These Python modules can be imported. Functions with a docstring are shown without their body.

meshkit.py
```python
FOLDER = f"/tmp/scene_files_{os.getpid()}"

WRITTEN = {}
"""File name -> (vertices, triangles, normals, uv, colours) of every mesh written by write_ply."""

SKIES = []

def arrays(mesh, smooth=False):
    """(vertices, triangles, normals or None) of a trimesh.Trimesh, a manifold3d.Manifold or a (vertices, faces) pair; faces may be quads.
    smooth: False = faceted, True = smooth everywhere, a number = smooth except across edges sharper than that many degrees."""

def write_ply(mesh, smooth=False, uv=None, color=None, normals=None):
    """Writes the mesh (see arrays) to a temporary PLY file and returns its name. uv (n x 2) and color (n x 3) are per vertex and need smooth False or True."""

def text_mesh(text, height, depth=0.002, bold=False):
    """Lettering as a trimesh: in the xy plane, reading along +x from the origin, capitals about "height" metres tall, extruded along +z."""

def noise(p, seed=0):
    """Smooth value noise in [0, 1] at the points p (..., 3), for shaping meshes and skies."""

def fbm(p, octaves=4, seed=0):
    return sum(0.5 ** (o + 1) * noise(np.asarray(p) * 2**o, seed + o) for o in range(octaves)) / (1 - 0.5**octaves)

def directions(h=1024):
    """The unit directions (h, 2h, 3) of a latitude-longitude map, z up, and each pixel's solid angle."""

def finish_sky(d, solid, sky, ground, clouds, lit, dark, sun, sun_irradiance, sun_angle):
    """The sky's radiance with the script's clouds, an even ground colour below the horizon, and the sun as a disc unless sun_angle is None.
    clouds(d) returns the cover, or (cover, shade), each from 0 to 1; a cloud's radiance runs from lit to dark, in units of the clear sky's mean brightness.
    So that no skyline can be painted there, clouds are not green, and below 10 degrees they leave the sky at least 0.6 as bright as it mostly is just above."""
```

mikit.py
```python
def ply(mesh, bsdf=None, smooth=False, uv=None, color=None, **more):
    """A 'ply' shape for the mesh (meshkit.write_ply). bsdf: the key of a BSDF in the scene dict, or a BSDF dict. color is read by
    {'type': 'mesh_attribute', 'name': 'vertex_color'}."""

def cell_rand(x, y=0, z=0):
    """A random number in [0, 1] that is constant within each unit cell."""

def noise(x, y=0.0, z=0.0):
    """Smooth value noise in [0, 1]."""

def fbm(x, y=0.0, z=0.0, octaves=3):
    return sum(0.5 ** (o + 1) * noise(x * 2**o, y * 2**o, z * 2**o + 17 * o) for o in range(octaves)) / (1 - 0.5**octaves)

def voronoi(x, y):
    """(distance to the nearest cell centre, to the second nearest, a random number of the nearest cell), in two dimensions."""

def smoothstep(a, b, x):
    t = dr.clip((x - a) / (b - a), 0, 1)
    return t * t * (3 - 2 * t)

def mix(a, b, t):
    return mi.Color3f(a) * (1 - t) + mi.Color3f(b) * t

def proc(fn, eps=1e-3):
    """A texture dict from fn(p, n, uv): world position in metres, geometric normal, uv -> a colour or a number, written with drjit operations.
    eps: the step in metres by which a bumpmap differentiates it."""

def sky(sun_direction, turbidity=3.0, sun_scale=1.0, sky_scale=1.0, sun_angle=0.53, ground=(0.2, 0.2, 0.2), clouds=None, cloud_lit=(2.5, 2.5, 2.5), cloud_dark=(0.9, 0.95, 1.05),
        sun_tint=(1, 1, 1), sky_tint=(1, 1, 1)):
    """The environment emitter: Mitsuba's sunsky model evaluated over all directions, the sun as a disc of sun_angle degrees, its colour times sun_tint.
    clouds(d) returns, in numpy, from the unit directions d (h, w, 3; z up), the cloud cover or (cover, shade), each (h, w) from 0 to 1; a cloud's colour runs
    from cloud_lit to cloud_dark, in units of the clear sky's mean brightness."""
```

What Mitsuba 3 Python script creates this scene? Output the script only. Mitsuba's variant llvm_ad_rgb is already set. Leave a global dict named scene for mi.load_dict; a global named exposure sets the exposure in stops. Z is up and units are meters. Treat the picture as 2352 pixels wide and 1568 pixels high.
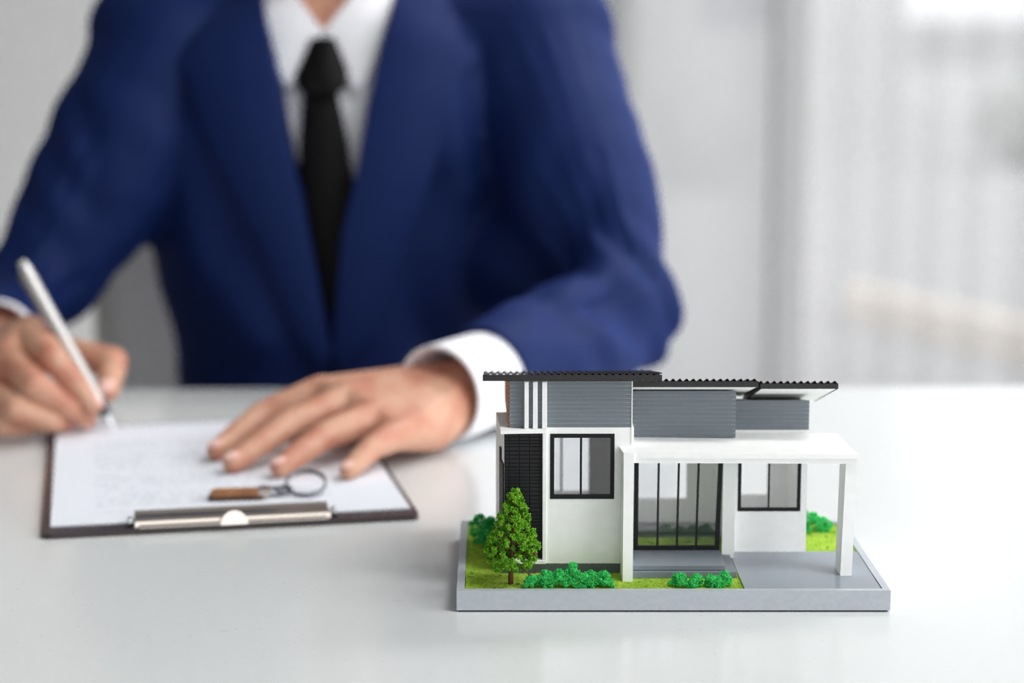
import math
import numpy as np, trimesh, mitsuba as mi, mikit, meshkit, manifold3d as m3
import drjit as dr
from scipy.spatial import Delaunay
from shapely.geometry import Polygon, Point, box as sbox
T = mi.ScalarTransform4f
TZ = 0.75                                   # height of the desk top; everything on the desk is laid out from there
rng = np.random.default_rng(7)
scene, labels = {}, {}

# ------------------------------------------------------------------ camera, sky, light, exposure
PITCH = math.atan(739 / 4600.0)
scene['camera'] = {
    'type': 'thinlens', 'fov': math.degrees(2 * math.atan(1176 / 4600.0)), 'fov_axis': 'x',
    'aperture_radius': 0.0095, 'focus_distance': 1.045,
    'to_world': T().look_at(origin=[0, 0, TZ + 0.30], target=[0, math.cos(PITCH), TZ + 0.30 - math.sin(PITCH)], up=[0, 0, 1]),
    'near_clip': 0.05, 'far_clip': 200.0}


SUN = np.array([0.66, -0.40, 0.62])                         # the sun stands behind thin cloud beyond the right-hand windows


def overcast(d):
    n = meshkit.fbm(d * 3.0 + 5, 4)
    glow = np.exp((d @ (SUN / np.linalg.norm(SUN)) - 1) / 0.07)
    return np.ones(d.shape[:2]), np.clip(1 - glow - 0.15 * (n - 0.5), 0, 1)


scene['sky'] = mikit.sky(SUN, turbidity=4.0, sun_scale=0.0, ground=(0.30, 0.30, 0.30), clouds=overcast,
                         cloud_lit=(60.0, 60.0, 60.0), cloud_dark=(15.0, 15.2, 15.5))
exposure = 0.62


# ------------------------------------------------------------------ helpers
def lin(r, g=None, b=None):
    c = np.array([r, r if g is None else g, r if b is None else b], float) / 255
    return np.where(c < 0.04045, c / 12.92, ((c + 0.055) / 1.055) ** 2.4).tolist()


def rgb(*c):
    return {'type': 'rgb', 'value': lin(*c)}


def mat(key, base, rough=0.5, spec=0.5, metallic=0.0, coat=0.0, sheen=0.0, bump=None, two=True, **more):
    b = {'type': 'principled', 'base_color': base if isinstance(base, dict) else rgb(*base), 'roughness': rough, 'specular': spec, 'metallic': metallic, **more}
    if coat:
        b['clearcoat'], b['clearcoat_gloss'] = coat, 0.9
    if sheen:
        b['sheen'], b['sheen_tint'] = sheen, 0.6
    if bump:
        b = {'type': 'bumpmap', 'tex': mikit.proc(bump[0], bump[2] if len(bump) > 2 else 2e-4), 'scale': bump[1], 'bsdf': b}
    scene[key] = {'type': 'twosided', 'bsdf': b} if two else b


def numbered(key):
    if key not in scene and key not in labels and not any(k.startswith(key + '__') for k in scene):
        return key
    n = 1
    while f'{key}_{n:03d}' in scene or f'{key}_{n:03d}' in labels or any(k.startswith(f'{key}_{n:03d}__') for k in scene):
        n += 1
    return f'{key}_{n:03d}'


def tri(m):
    if hasattr(m, 'to_mesh'):
        q = m.to_mesh()
        return trimesh.Trimesh(np.array(q.vert_properties[:, :3]), np.array(q.tri_verts), process=False)
    return m


def put(key, mesh, bsdf, smooth=False, uv=None, shift=TZ, **more):
    key = numbered(key)
    m = tri(mesh).copy()
    m.apply_translation([0, 0, shift])
    scene[key] = mikit.ply(m, bsdf, smooth=smooth, uv=uv, **more)
    return key


def tag(key, label=None, cat=None, group=None, kind=None):
    d = {'label': label, 'category': cat, 'group': group, 'kind': kind}
    labels[key] = {k: v for k, v in d.items() if v}


def man(m):
    return m3.Manifold(m3.Mesh(np.asarray(m.vertices, np.float32), np.asarray(m.faces, np.uint32)))


def hullp(pts):
    return tri(m3.Manifold.hull_points(np.asarray(pts, float)))


def bx(x0, x1, y0, y1, z0, z1, c=0.0):
    """A box with chamfered edges."""
    if c <= 0:
        return trimesh.creation.box(bounds=[[x0, y0, z0], [x1, y1, z1]])
    c = min(c, (x1 - x0) * .45, (y1 - y0) * .45, (z1 - z0) * .45)
    p = []
    for x, sx in ((x0, 1), (x1, -1)):
        for y, sy in ((y0, 1), (y1, -1)):
            for z, sz in ((z0, 1), (z1, -1)):
                p += [(x, y + sy * c, z + sz * c), (x + sx * c, y, z + sz * c), (x + sx * c, y + sy * c, z)]
    return hullp(p)


def quadbox(c4, z0, z1, dz=(0, 0, 0, 0)):
    """A slab over four plan corners; dz lifts its corners."""
    return hullp([(x, y, z + d) for (x, y), d in zip(c4, dz) for z in (z0, z1)])


def join(*ms):
    return trimesh.util.concatenate([tri(m) for m in ms])


def extr(poly, y0, y1):
    """A polygon in (x, z) made solid from depth y0 to y1."""
    m = trimesh.creation.extrude_polygon(poly, y1 - y0, engine='earcut')
    v = m.vertices.copy()
    m.vertices = np.stack([v[:, 0], y1 - v[:, 2], v[:, 1]], 1)
    return m


def plan(poly, z0, z1):
    m = trimesh.creation.extrude_polygon(poly, z1 - z0, engine='earcut')
    m.apply_translation([0, 0, z0])
    return m


def holes(x0, x1, z0, z1, *hs):
    p = sbox(x0, z0, x1, z1)
    for h in hs:
        p = p.difference(sbox(h[0], h[2], h[1], h[3]))
    return p


def ball(p, r, n=14):
    return m3.Manifold.sphere(r, n).translate(list(map(float, p)))


def bone(a, ra, b, rb, n=16):
    return m3.Manifold.batch_hull([ball(a, ra, n), ball(b, rb, n)])


def chain(js, n=16):
    return m3.Manifold.batch_boolean([bone(js[i][0], js[i][1], js[i + 1][0], js[i + 1][1], n) for i in range(len(js) - 1)], m3.OpType.Add)


def lathe(profile, n=32):
    return trimesh.creation.revolve(np.array(profile, float), sections=n)


def along(m, a, b):
    """Puts a mesh modelled along +z so that z runs from a towards b."""
    a, b = np.array(a, float), np.array(b, float)
    m = m.copy()
    m.apply_transform(trimesh.geometry.align_vectors([0, 0, 1], b - a))
    m.apply_translation(a)
    return m


def tube(pts, r, sides=10, closed=False):
    p = np.array(pts, float)
    t = np.roll(p, -1, 0) - np.roll(p, 1, 0) if closed else np.gradient(p, axis=0)
    t /= np.linalg.norm(t, axis=1, keepdims=True)
    n = np.cross(t[0], [0.31, 0.17, 0.93])
    fr = []
    for k in t:
        n = n - k * (n @ k)
        n /= np.linalg.norm(n)
        fr.append((n, np.cross(k, n)))
    a = np.arange(sides) * 2 * np.pi / sides
    r = np.broadcast_to(r, (len(p),))
    v = np.concatenate([c + q * (np.cos(a)[:, None] * u + np.sin(a)[:, None] * w) for c, q, (u, w) in zip(p, r, fr)])
    f, N = [], len(p)
    for i in range(N if closed else N - 1):
        for j in range(sides):
            A, B, C, D = i * sides + j, i * sides + (j + 1) % sides, (i + 1) % N * sides + (j + 1) % sides, (i + 1) % N * sides + j
            f += [(A, B, C), (A, C, D)]
    if not closed:
        v = np.vstack([v, p[0], p[-1]])
        f += [(N * sides, (j + 1) % sides, j) for j in range(sides)] + [(N * sides + 1, (N - 1) * sides + j, (N - 1) * sides + (j + 1) % sides) for j in range(sides)]
    return trimesh.Trimesh(v, f, process=False)


def loft(secs, n=56, p=2.3):
    """Closed body through horizontal superellipse sections (z, cx, cy, a, b)."""
    th = np.arange(n) * 2 * np.pi / n
    c, s = np.cos(th), np.sin(th)
    ex, ey = np.sign(c) * np.abs(c) ** (2 / p), np.sign(s) * np.abs(s) ** (2 / p)
    secs = np.array(secs, float)
    from scipy.interpolate import PchipInterpolator
    zz = np.linspace(secs[0, 0], secs[-1, 0], 60)
    q = PchipInterpolator(secs[:, 0], secs[:, 1:])(zz)
    v = np.concatenate([np.stack([cx + a * ex, cy + b * ey, np.full(n, z)], 1) for z, (cx, cy, a, b) in zip(zz, q)])
    f, N = [], len(zz)
    for i in range(N - 1):
        for j in range(n):
            A, B, C, D = i * n + j, i * n + (j + 1) % n, (i + 1) * n + (j + 1) % n, (i + 1) * n + j
            f += [(A, B, C), (A, C, D)]
    v = np.vstack([v, [q[0, 0], q[0, 1], zz[0]], [q[-1, 0], q[-1, 1], zz[-1]]])
    f += [(N * n, (j + 1) % n, j) for j in range(n)] + [(N * n + 1, (N - 1) * n + j, (N - 1) * n + (j + 1) % n) for j in range(n)]
    return trimesh.Trimesh(v, f, process=False)


def fine(m, edge, rounds=8):
    m = tri(m.refine_to_length(edge))
    m = trimesh.Trimesh(m.vertices, m.faces, process=True)
    trimesh.smoothing.filter_taubin(m, lamb=0.5, nu=0.52, iterations=rounds)
    return m


# ------------------------------------------------------------------ materials
N, FB, SS, MX = mikit.noise, mikit.fbm, mikit.smoothstep, mikit.mix
C3 = lambda *c: mi.Color3f(*lin(*c))


def desk_col(p, n, uv):
    d, _, w = mikit.voronoi(p.x * 95, p.y * 95)
    speck = SS(0.05, 0.02, d * (0.6 + w)) * SS(0.55, 0.7, N(p.x * 9, p.y * 9, 3.0))
    d2, _, w2 = mikit.voronoi(p.x * 9 + 3.3, p.y * 14)
    smudge = SS(0.030, 0.018, d2) * SS(0.5, 0.55, w2)
    return MX(MX((0.60, 0.62, 0.62), (0.35, 0.34, 0.33), speck * 0.55), (0.5, 0.49, 0.47), smudge * 0.35)


def lawn_col(p, n, uv):
    k = FB(p.x * 1500, p.y * 1500, p.z * 1500)
    b = FB(p.x * 60, p.y * 60, 2.0)
    c = MX((0.15, 0.27, 0.020), (0.38, 0.54, 0.075), SS(0.25, 0.75, k * 0.7 + b * 0.3))
    return MX(c, (0.02, 0.15, 0.02), SS(0.86, 0.93, N(p.x * 330, p.y * 330, 7.0)) * 0.8)


def suit_col(p, n, uv):
    w = N(p.x * 1500, p.z * 1500, p.y * 1500)
    return MX((0.0030, 0.0115, 0.068), (0.0075, 0.020, 0.095), w * 0.6 + 0.4 * FB(p.x * 25, p.y * 25, p.z * 25))


def skin_col(p, n, uv):
    k = FB(p.x * 60, p.y * 60, p.z * 60)
    return MX((0.58, 0.32, 0.22), (0.50, 0.21, 0.14), SS(0.35, 0.75, k))


def crown_col(p, n, uv):
    return MX((0.045, 0.18, 0.008), (0.18, 0.42, 0.022), SS(0.3, 0.7, FB(p.x * 700, p.y * 700, p.z * 700)))


def shrub_col(p, n, uv):
    return MX((0.014, 0.34, 0.055), (0.075, 0.64, 0.17), SS(0.3, 0.7, FB(p.x * 800, p.y * 800, p.z * 800)))


def siding_col(p, n, uv):
    return MX(C3(92, 100, 108), C3(116, 124, 132), FB(p.x * 60, p.y * 60, p.z * 2600))


def hand_bounce_col(p, n, uv):
    return MX(C3(190, 135, 112), C3(150, 96, 76), FB(p.x * 300, p.y * 60, p.z * 1500))


def trunk_col(p, n, uv):
    return MX((0.05, 0.018, 0.010), (0.16, 0.065, 0.035), FB(p.x * 2500, p.y * 2500, p.z * 500))


def paper_col(p, n, uv):
    x, y = uv.x, uv.y                                   # small printing in rows on the upper page
    row = dr.abs(y * 46 - dr.round(y * 46))
    para = N(0.5, dr.floor(y * 46) * 0.37, 1.0)
    words = SS(0.42, 0.5, N(x * 90, dr.round(y * 46) * 7.3, 2.0))
    ink = SS(0.30, 0.22, row) * words * SS(0.12, 0.125, x) * SS(0.62 + 0.25 * para, 0.61 + 0.25 * para, x) * SS(0.18, 0.19, y) * SS(0.93, 0.92, y) * SS(0.30, 0.36, para)
    return MX((0.68, 0.70, 0.76), (0.30, 0.33, 0.38), ink * 0.42)


def leather_col(p, n, uv):
    return MX((0.42, 0.21, 0.09), (0.20, 0.07, 0.025), FB(p.x * 120, p.y * 120, p.z * 120))


def grain(s):
    return lambda p, n, uv: FB(p.x * s, p.y * s, p.z * s)


mat('desk_white', mikit.proc(desk_col), 0.18, 0.3)
mat('wall_paint', (236, 237, 237), 0.8, 0.3)
mat('floor_grey', (120, 116, 112), 0.4, 0.4)
mat('ceiling_white', (238, 238, 236), 0.9, 0.2)
mat('pavement_pale', (150, 150, 150), 0.9, 0.1)
mat('facade_pale', (196, 196, 195), 0.9, 0.1)
mat('window_dark', (120, 124, 128), 0.3, 0.5)
mat('bush_grey', (172, 176, 170), 0.9, 0.1)
mat('cream_wall', (226, 214, 200), 0.9, 0.1)
mat('metal_post', (186, 187, 189), 0.5, 0.5)
mat('frame_grey', (140, 141, 143), 0.5, 0.5)
mat('tray_grey', mikit.proc(lambda p, n, uv: MX(C3(160, 166, 173), C3(172, 178, 184), FB(p.x * 500, p.y * 500, p.z * 500))), 0.38, 0.5)
mat('drive_grey', (124, 132, 142), 0.13, 0.5)
mat('step_grey', (112, 120, 128), 0.45, 0.5)
mat('plinth_grey', (84, 92, 94), 0.6, 0.4)
mat('wall_slate', (98, 96, 94), 0.7, 0.3)
mat('dark_sheet_brown', (38, 34, 32), 0.7, 0.2)
mat('siding_edge_lit', (158, 158, 157), 0.6, 0.3)  # pale core in the gaps: worn edges and the light they catch, as colour
mat('foot_shadow', (30, 26, 34), 0.9, 0.1)  # dark colour stands for the shadow line under the tray
mat('model_white', mikit.proc(lambda p, n, uv: MX(C3(231, 232, 230), C3(238, 239, 238), FB(p.x * 300, p.y * 300, p.z * 300))), 0.5, 0.4)
mat('model_black', (14, 16, 18), 0.5, 0.25)
mat('tile_black', (22, 22, 26), 0.42, 0.3)
mat('roof_black', mikit.proc(lambda p, n, uv: MX(C3(16, 15, 17), C3(40, 37, 40), FB(p.x * 700, p.y * 700, p.z * 700))), 0.5, 0.5)
mat('siding_grey', mikit.proc(siding_col), 0.5, 0.4)
mat('siding_hand_bounce', mikit.proc(hand_bounce_col), 0.6, 0.3)  # tan tint stands for warm light bounced off the hand
mat('lawn_green', mikit.proc(lawn_col), 0.95, 0.05)
mat('crown_green', mikit.proc(crown_col), 0.8, 0.15)
mat('shrub_green', mikit.proc(shrub_col), 0.8, 0.15)
mat('trunk_brown', mikit.proc(trunk_col), 0.7, 0.3)
mat('suit_navy', mikit.proc(suit_col), 0.62, 0.13, sheen=0.5)
mat('trouser_navy', (28, 38, 78), 0.85, 0.2)
mat('shirt_white', (236, 237, 242), 0.8, 0.2)
mat('tie_black', (6, 6, 8), 0.5, 0.15)
mat('skin', mikit.proc(skin_col), 0.45, 0.4)
mat('nail', (232, 190, 180), 0.25, 0.5)
mat('hair_black', (18, 15, 14), 0.45, 0.5)
mat('eye_white', (235, 235, 232), 0.2, 0.5)
mat('eye_brown', (50, 30, 20), 0.2, 0.5)
mat('lip', (176, 98, 88), 0.45, 0.4)
mat('shoe_black', (16, 16, 17), 0.25, 0.5)
mat('chair_fabric', (228, 228, 229), 0.9, 0.2)
mat('plastic_black', (25, 26, 28), 0.4, 0.5)
mat('board_dark', (42, 36, 42), 0.35, 0.5)
mat('board_edge', (84, 68, 62), 0.5, 0.4)
mat('paper_print', mikit.proc(paper_col), 0.85, 0.2)
mat('paper_plain', (233, 235, 241), 0.85, 0.2)
mat('nickel', (205, 195, 186), 0.22, 0.5, 1.0)
mat('chrome', (210, 214, 218), 0.12, 0.5, 1.0)
mat('pen_silver', (216, 214, 212), 0.3, 0.5, 0.6)
mat('gold_pale', (190, 176, 140), 0.3, 0.5, 0.8)
mat('leather_tan', mikit.proc(leather_col), 0.5, 0.4)
mat('leather_dark', (40, 26, 20), 0.5, 0.4)
mat('steel_dark', (120, 124, 130), 0.3, 0.5, 1.0)
scene['glass_pane'] = {'type': 'thindielectric', 'int_ior': 1.5}
scene['lamp_panel'] = {'type': 'diffuse', 'reflectance': rgb(240)}
scene['sheer_lit'] = {'type': 'mask', 'opacity': 0.64, 'bsdf': {'type': 'principledthin', 'base_color': rgb(190, 190, 192), 'roughness': 0.9, 'diff_trans': 1.1, 'spec_trans': 0.0, 'eta': 1.3}}  # curtain cloth made more see-through so the right side looks brighter lit
scene['sheer_cloth'] = {'type': 'mask', 'opacity': 0.86, 'bsdf': {'type': 'principledthin', 'base_color': rgb(205, 205, 207), 'roughness': 0.9, 'diff_trans': 1.1, 'spec_trans': 0.0, 'eta': 1.3}}

# ------------------------------------------------------------------ the setting
RX0, RX1, RY0, RY1, RH = -2.6, 2.7, -2.6, 4.3, 3.0        # inner faces of the room


def struct(key, mesh, bsdf, label=None, **more):
    k = put(key, mesh, bsdf, shift=0, **more)
    tag(k, label, kind='structure')
    return k


struct('floor', bx(RX0 - .2, RX1 + .2, RY0 - .2, RY1 + .2, -.1, 0), 'floor_grey')
struct('ceiling', bx(RX0 - .2, RX1 + .2, RY0 - .2, RY1 + .2, RH, RH + .12), 'ceiling_white')
struct('wall_left', bx(RX0 - .15, RX0, RY0, RY1, 0, RH), 'wall_slate')
BW = 0.20                                                   # the back wall ends here and the glazing begins
struct('wall_back', bx(RX0 - .15, BW, RY1, RY1 + .15, 0, RH), 'wall_paint')
struct('wall_front', join(extr(holes(RX0 - .15, RX1 + .15, 0, RH, (-.5, 2.3, 0.5, 2.55)), RY0 - .15, RY0)), 'wall_paint')
struct('wall_right', join(bx(RX1, RX1 + .15, RY0 - .15, RY1 + .15, 0, .25), bx(RX1, RX1 + .15, RY0 - .15, RY1 + .15, 2.85, RH),
                          bx(RX1, RX1 + .15, 3.4, RY1 + .15, .25, 2.85), bx(RX1, RX1 + .15, RY0 - .15, -2.2, .25, 2.85)), 'wall_paint')


def window_back():
    k = 'window_1'
    y0, y1 = RY1 + .03, RY1 + .09
    fr = [bx(BW, RX1, y0, y1, 0, .08), bx(BW, RX1, y0, y1, RH - .15, RH)]
    for x in (BW, 1.25, RX1 - .06):
        fr.append(bx(x, x + .06, y0, y1, .08, RH - .15))
    put(k + '__frame', join(*fr), 'frame_grey', shift=0)
    for a, b in ((BW + .06, 1.25), (1.31, RX1 - .06)):
        put(k + '__pane', bx(a, b, RY1 + .06, RY1 + .0605, .08, RH - .15), 'glass_pane', shift=0)
    tag(k, kind='structure')


window_back()


def window_side():
    k, x = 'window_2', RX1 + .06
    fr = [bx(x, x + .06, -2.2, 3.4, .25, .31), bx(x, x + .06, -2.2, 3.4, 2.79, 2.85)]
    ys = np.linspace(-2.2, 3.34, 5)
    fr += [bx(x, x + .06, y, y + .06, .31, 2.79) for y in ys]
    put(k + '__frame', join(*fr), 'frame_grey', shift=0)
    for a, b in zip(ys[:-1], ys[1:]):
        v = np.array([[x + .03, a + .06, .31], [x + .03, b, .31], [x + .03, b, 2.79], [x + .03, a + .06, 2.79]])
        put(k + '__pane', trimesh.Trimesh(v, [[0, 1, 2], [0, 2, 3]], process=False), 'glass_pane', shift=0)
    tag(k, kind='structure')


window_side()


def window_front():
    k, y = 'window_3', RY0 - .09
    fr = [bx(-.5, 2.3, y, y + .06, .5, .56), bx(-.5, 2.3, y, y + .06, 2.49, 2.55)]
    xs = np.linspace(-.5, 2.24, 4)
    fr += [bx(x, x + .06, y, y + .06, .56, 2.49) for x in xs]
    put(k + '__frame', join(*fr), 'frame_grey', shift=0)
    for a, b in zip(xs[:-1], xs[1:]):
        v = np.array([[a + .06, y + .03, .56], [b, y + .03, .56], [b, y + .03, 2.49], [a + .06, y + .03, 2.49]])
        put(k + '__pane', trimesh.Trimesh(v, [[0, 1, 2], [0, 2, 3]], process=False), 'glass_pane', shift=0)
    tag(k, kind='structure')


window_front()
k = put('window_post', bx(.545, .617, RY1 - .14, RY1 - .06, 0, RH, .004), 'metal_post', shift=0)
tag(k, kind='structure')


def curtain(key, x0, x1, amp, wl, label, seed, cloth='sheer_cloth'):
    """A sheer curtain hanging in soft folds, a single sheet of cloth."""
    nx, nz = int((x1 - x0) / .008), 24
    x = np.linspace(x0, x1, nx)
    z = np.linspace(.03, RH - .04, nz)
    X, Z = np.meshgrid(x, z)
    ph = 2 * np.pi * (X / wl + .9 * meshkit.noise(np.stack([X * 3, Z * .25, X * 0 + seed], -1), seed))
    Y = RY1 - .035 - amp + amp * np.sin(ph) * (.5 + meshkit.noise(np.stack([X * 5, Z * .3, X * 0], -1), seed + 1))
    v = np.stack([X, Y, Z], -1).reshape(-1, 3)
    i, j = np.meshgrid(np.arange(nz - 1), np.arange(nx - 1), indexing='ij')
    a = (i * nx + j).ravel()
    f = np.vstack([np.stack([a, a + 1, a + nx + 1], 1), np.stack([a, a + nx + 1, a + nx], 1)])
    k = put(key, trimesh.Trimesh(v, f, process=False), cloth, smooth=True, shift=0)
    tag(k, label, 'curtain')


curtain('sheer_curtain', BW + .01, .62, .006, .16, 'pale sheer curtain panel between the man in the navy suit and the grey window post', 3)
curtain('sheer_curtain', .63, RX1 - .05, .022, .10, 'pale sheer curtain in vertical folds beyond the grey window post', 5, 'sheer_lit')

# outdoors, seen through the sheer cloth
struct('pavement', bx(-30, 40, RY1 + .4, 45, -.2, -.03), 'pavement_pale')


def building():
    k = 'pale_building'
    x0, x1, y0, h = -8.0, 3.3, 17.0, 9.0
    ws = [(x, x + .9, z, z + 1.3) for x in np.arange(-7.2, 2.6, 1.75) for z in (1.0, 4.0, 6.8)]
    put(k + '__wall', extr(holes(x0, x1, 0, h, *ws), y0, y0 + .3), 'facade_pale', shift=-.03)
    put(k + '__roof', bx(x0 - .2, x1 + .2, y0 - .2, y0 + 6, h, h + .25), 'facade_pale', shift=-.03)
    put(k + '__side_wall', bx(x1 - .3, x1, y0 + .3, y0 + 6, 0, h), 'facade_pale', shift=-.03)
    for a, b, c, d in ws:
        put(k + '__window', bx(a, b, y0 + .14, y0 + .2, c, d), 'window_dark', shift=-.03)
    tag(k, 'pale building seen dimly through the sheer curtain', 'building')


building()


def bush(x, y, r, h, label, seed):
    q = trimesh.creation.icosphere(subdivisions=4)
    w = q.vertices
    q.vertices = w * (1 + .5 * (meshkit.fbm(w * 4 + seed, 3) - .5))[:, None] * [r, r, h / 2] + [x, y, h / 2 - .05]
    k = put('bush', q, 'bush_grey', True, shift=-.03)
    tag(k, label, 'bush')


bush(3.95, 15.0, .45, .75, 'grey-green bush outside behind the curtain, at the right edge', 1)
bush(1.22, 13.0, .30, .85, 'small grey-green bush outside, beside the man and left of the window post', 2)
put('garden_wall', hullp([(x, y, zz) for x, y, t in ((1.25, 7.2, .12), (1.75, 6.0, .12)) for yy in (0, .2) for zz, y in ((0, y + yy), (t, y + yy))]), 'cream_wall', shift=-.03)
tag('garden_wall', 'low cream sloping wall outside beyond the curtain', 'wall')

# lamps in the ceiling
for i, (x, y) in enumerate(((1.25, .35), (1.25, 2.75))):
    k = numbered('ceiling_lamp')
    put(k + '__housing', extr(holes(-.62, .62, -.32, .32, (-.59, .59, -.29, .29)), 0, .03).apply_transform(trimesh.transformations.rotation_matrix(np.pi / 2, [1, 0, 0])).apply_translation([x, y, RH - .015]), 'frame_grey', shift=0)
    v = np.array([[x - .59, y - .29, RH - .02], [x - .59, y + .29, RH - .02], [x + .59, y + .29, RH - .02], [x + .59, y - .29, RH - .02]])
    put(k + '__diffuser', trimesh.Trimesh(v, [[0, 1, 2], [0, 2, 3]], process=False), 'lamp_panel', shift=0,
        emitter={'type': 'area', 'radiance': {'type': 'rgb', 'value': [11.0, 11.0, 10.9]}})
    tag(k, ('flat ceiling lamp panel above the white desk', 'flat ceiling lamp panel near the sheer curtain')[i], 'lamp', 'ceiling lamp panels')

# ------------------------------------------------------------------ the desk
DX0, DX1, DY0 = -.80, 1.00, .55
top = quadbox([(DX0, DY0), (DX1, DY0), (DX1, 1.642), (DX0, 1.613)], -.03, 0)
put('desk__top', top, 'desk_white')
for x in (DX0 + .08, DX1 - .08):
    for y in (DY0 + .08, 1.54):
        put('desk__leg', bx(x - .025, x + .025, y - .025, y + .025, -.75, -.03, .003), 'frame_grey')
tag('desk', 'glossy white desk top under the model house and the clipboard', 'desk')

# ------------------------------------------------------------------ the model house
H = 'model_house'
tag(H, 'white and grey architectural model house with black corrugated roofs on a grey tray', 'model house')


def hp(name, mesh, bsdf, smooth=False, label=None, **more):
    k = put(f'{H}__{name}', mesh, bsdf, smooth, **more)
    if label:
        tag(k, label)
    return k


UNIT = mikit.ply(bx(-.5, .5, -.5, .5, -.5, .5, 0.06), None)


def piece(key, c, size, bsdf, rot=None):
    """One small block, a scaled copy of the shared one."""
    key = numbered(key)
    t = T().translate([c[0], c[1], c[2] + TZ])
    if rot is not None:
        t = t @ T().rotate(rot[0], rot[1])
    scene[key] = {**UNIT, 'bsdf': {'type': 'ref', 'id': bsdf}, 'to_world': t @ T().scale(list(size))}
    return key


# tray, lawn, paving
outer = Polygon([(-.0284, .9925), (.1940, .9925), (.1936, 1.1375), (-.0297, 1.1375)])
inner = Polygon([(-.0244, .9962), (.1904, .9962), (.1902, 1.1340), (-.0257, 1.1340)])
hp('tray', man(plan(outer, .0009, .0114)) - man(plan(inner, .0080, .02)), 'tray_grey')
hp('tray_foot', plan(outer.buffer(-.0012), 0, .0009), 'foot_shadow')
g = np.stack(np.meshgrid(np.arange(-.0262, .1908, .0007), np.arange(.9959, 1.1345, .0007)), -1).reshape(-1, 2)
g = g[[inner.contains(Point(*q)) for q in g]] if False else g[(g[:, 0] > -.0244 - (g[:, 1] - .9962) * .0094) & (g[:, 0] < .1903) & (g[:, 1] > .9962) & (g[:, 1] < 1.1340)]
g3 = np.c_[g, .0098 + .0007 * (meshkit.fbm(np.c_[g * 900, g[:, 0] * 0], 3) - .5) + .0004 * (meshkit.noise(np.c_[g * 120, g[:, 0] * 0], 2) - .5)]
dl = Delaunay(g + rng.normal(0, 2e-5, g.shape))
fl = dl.simplices
cr = np.cross(g3[fl[:, 1]] - g3[fl[:, 0]], g3[fl[:, 2]] - g3[fl[:, 0]])[:, 2]
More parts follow.
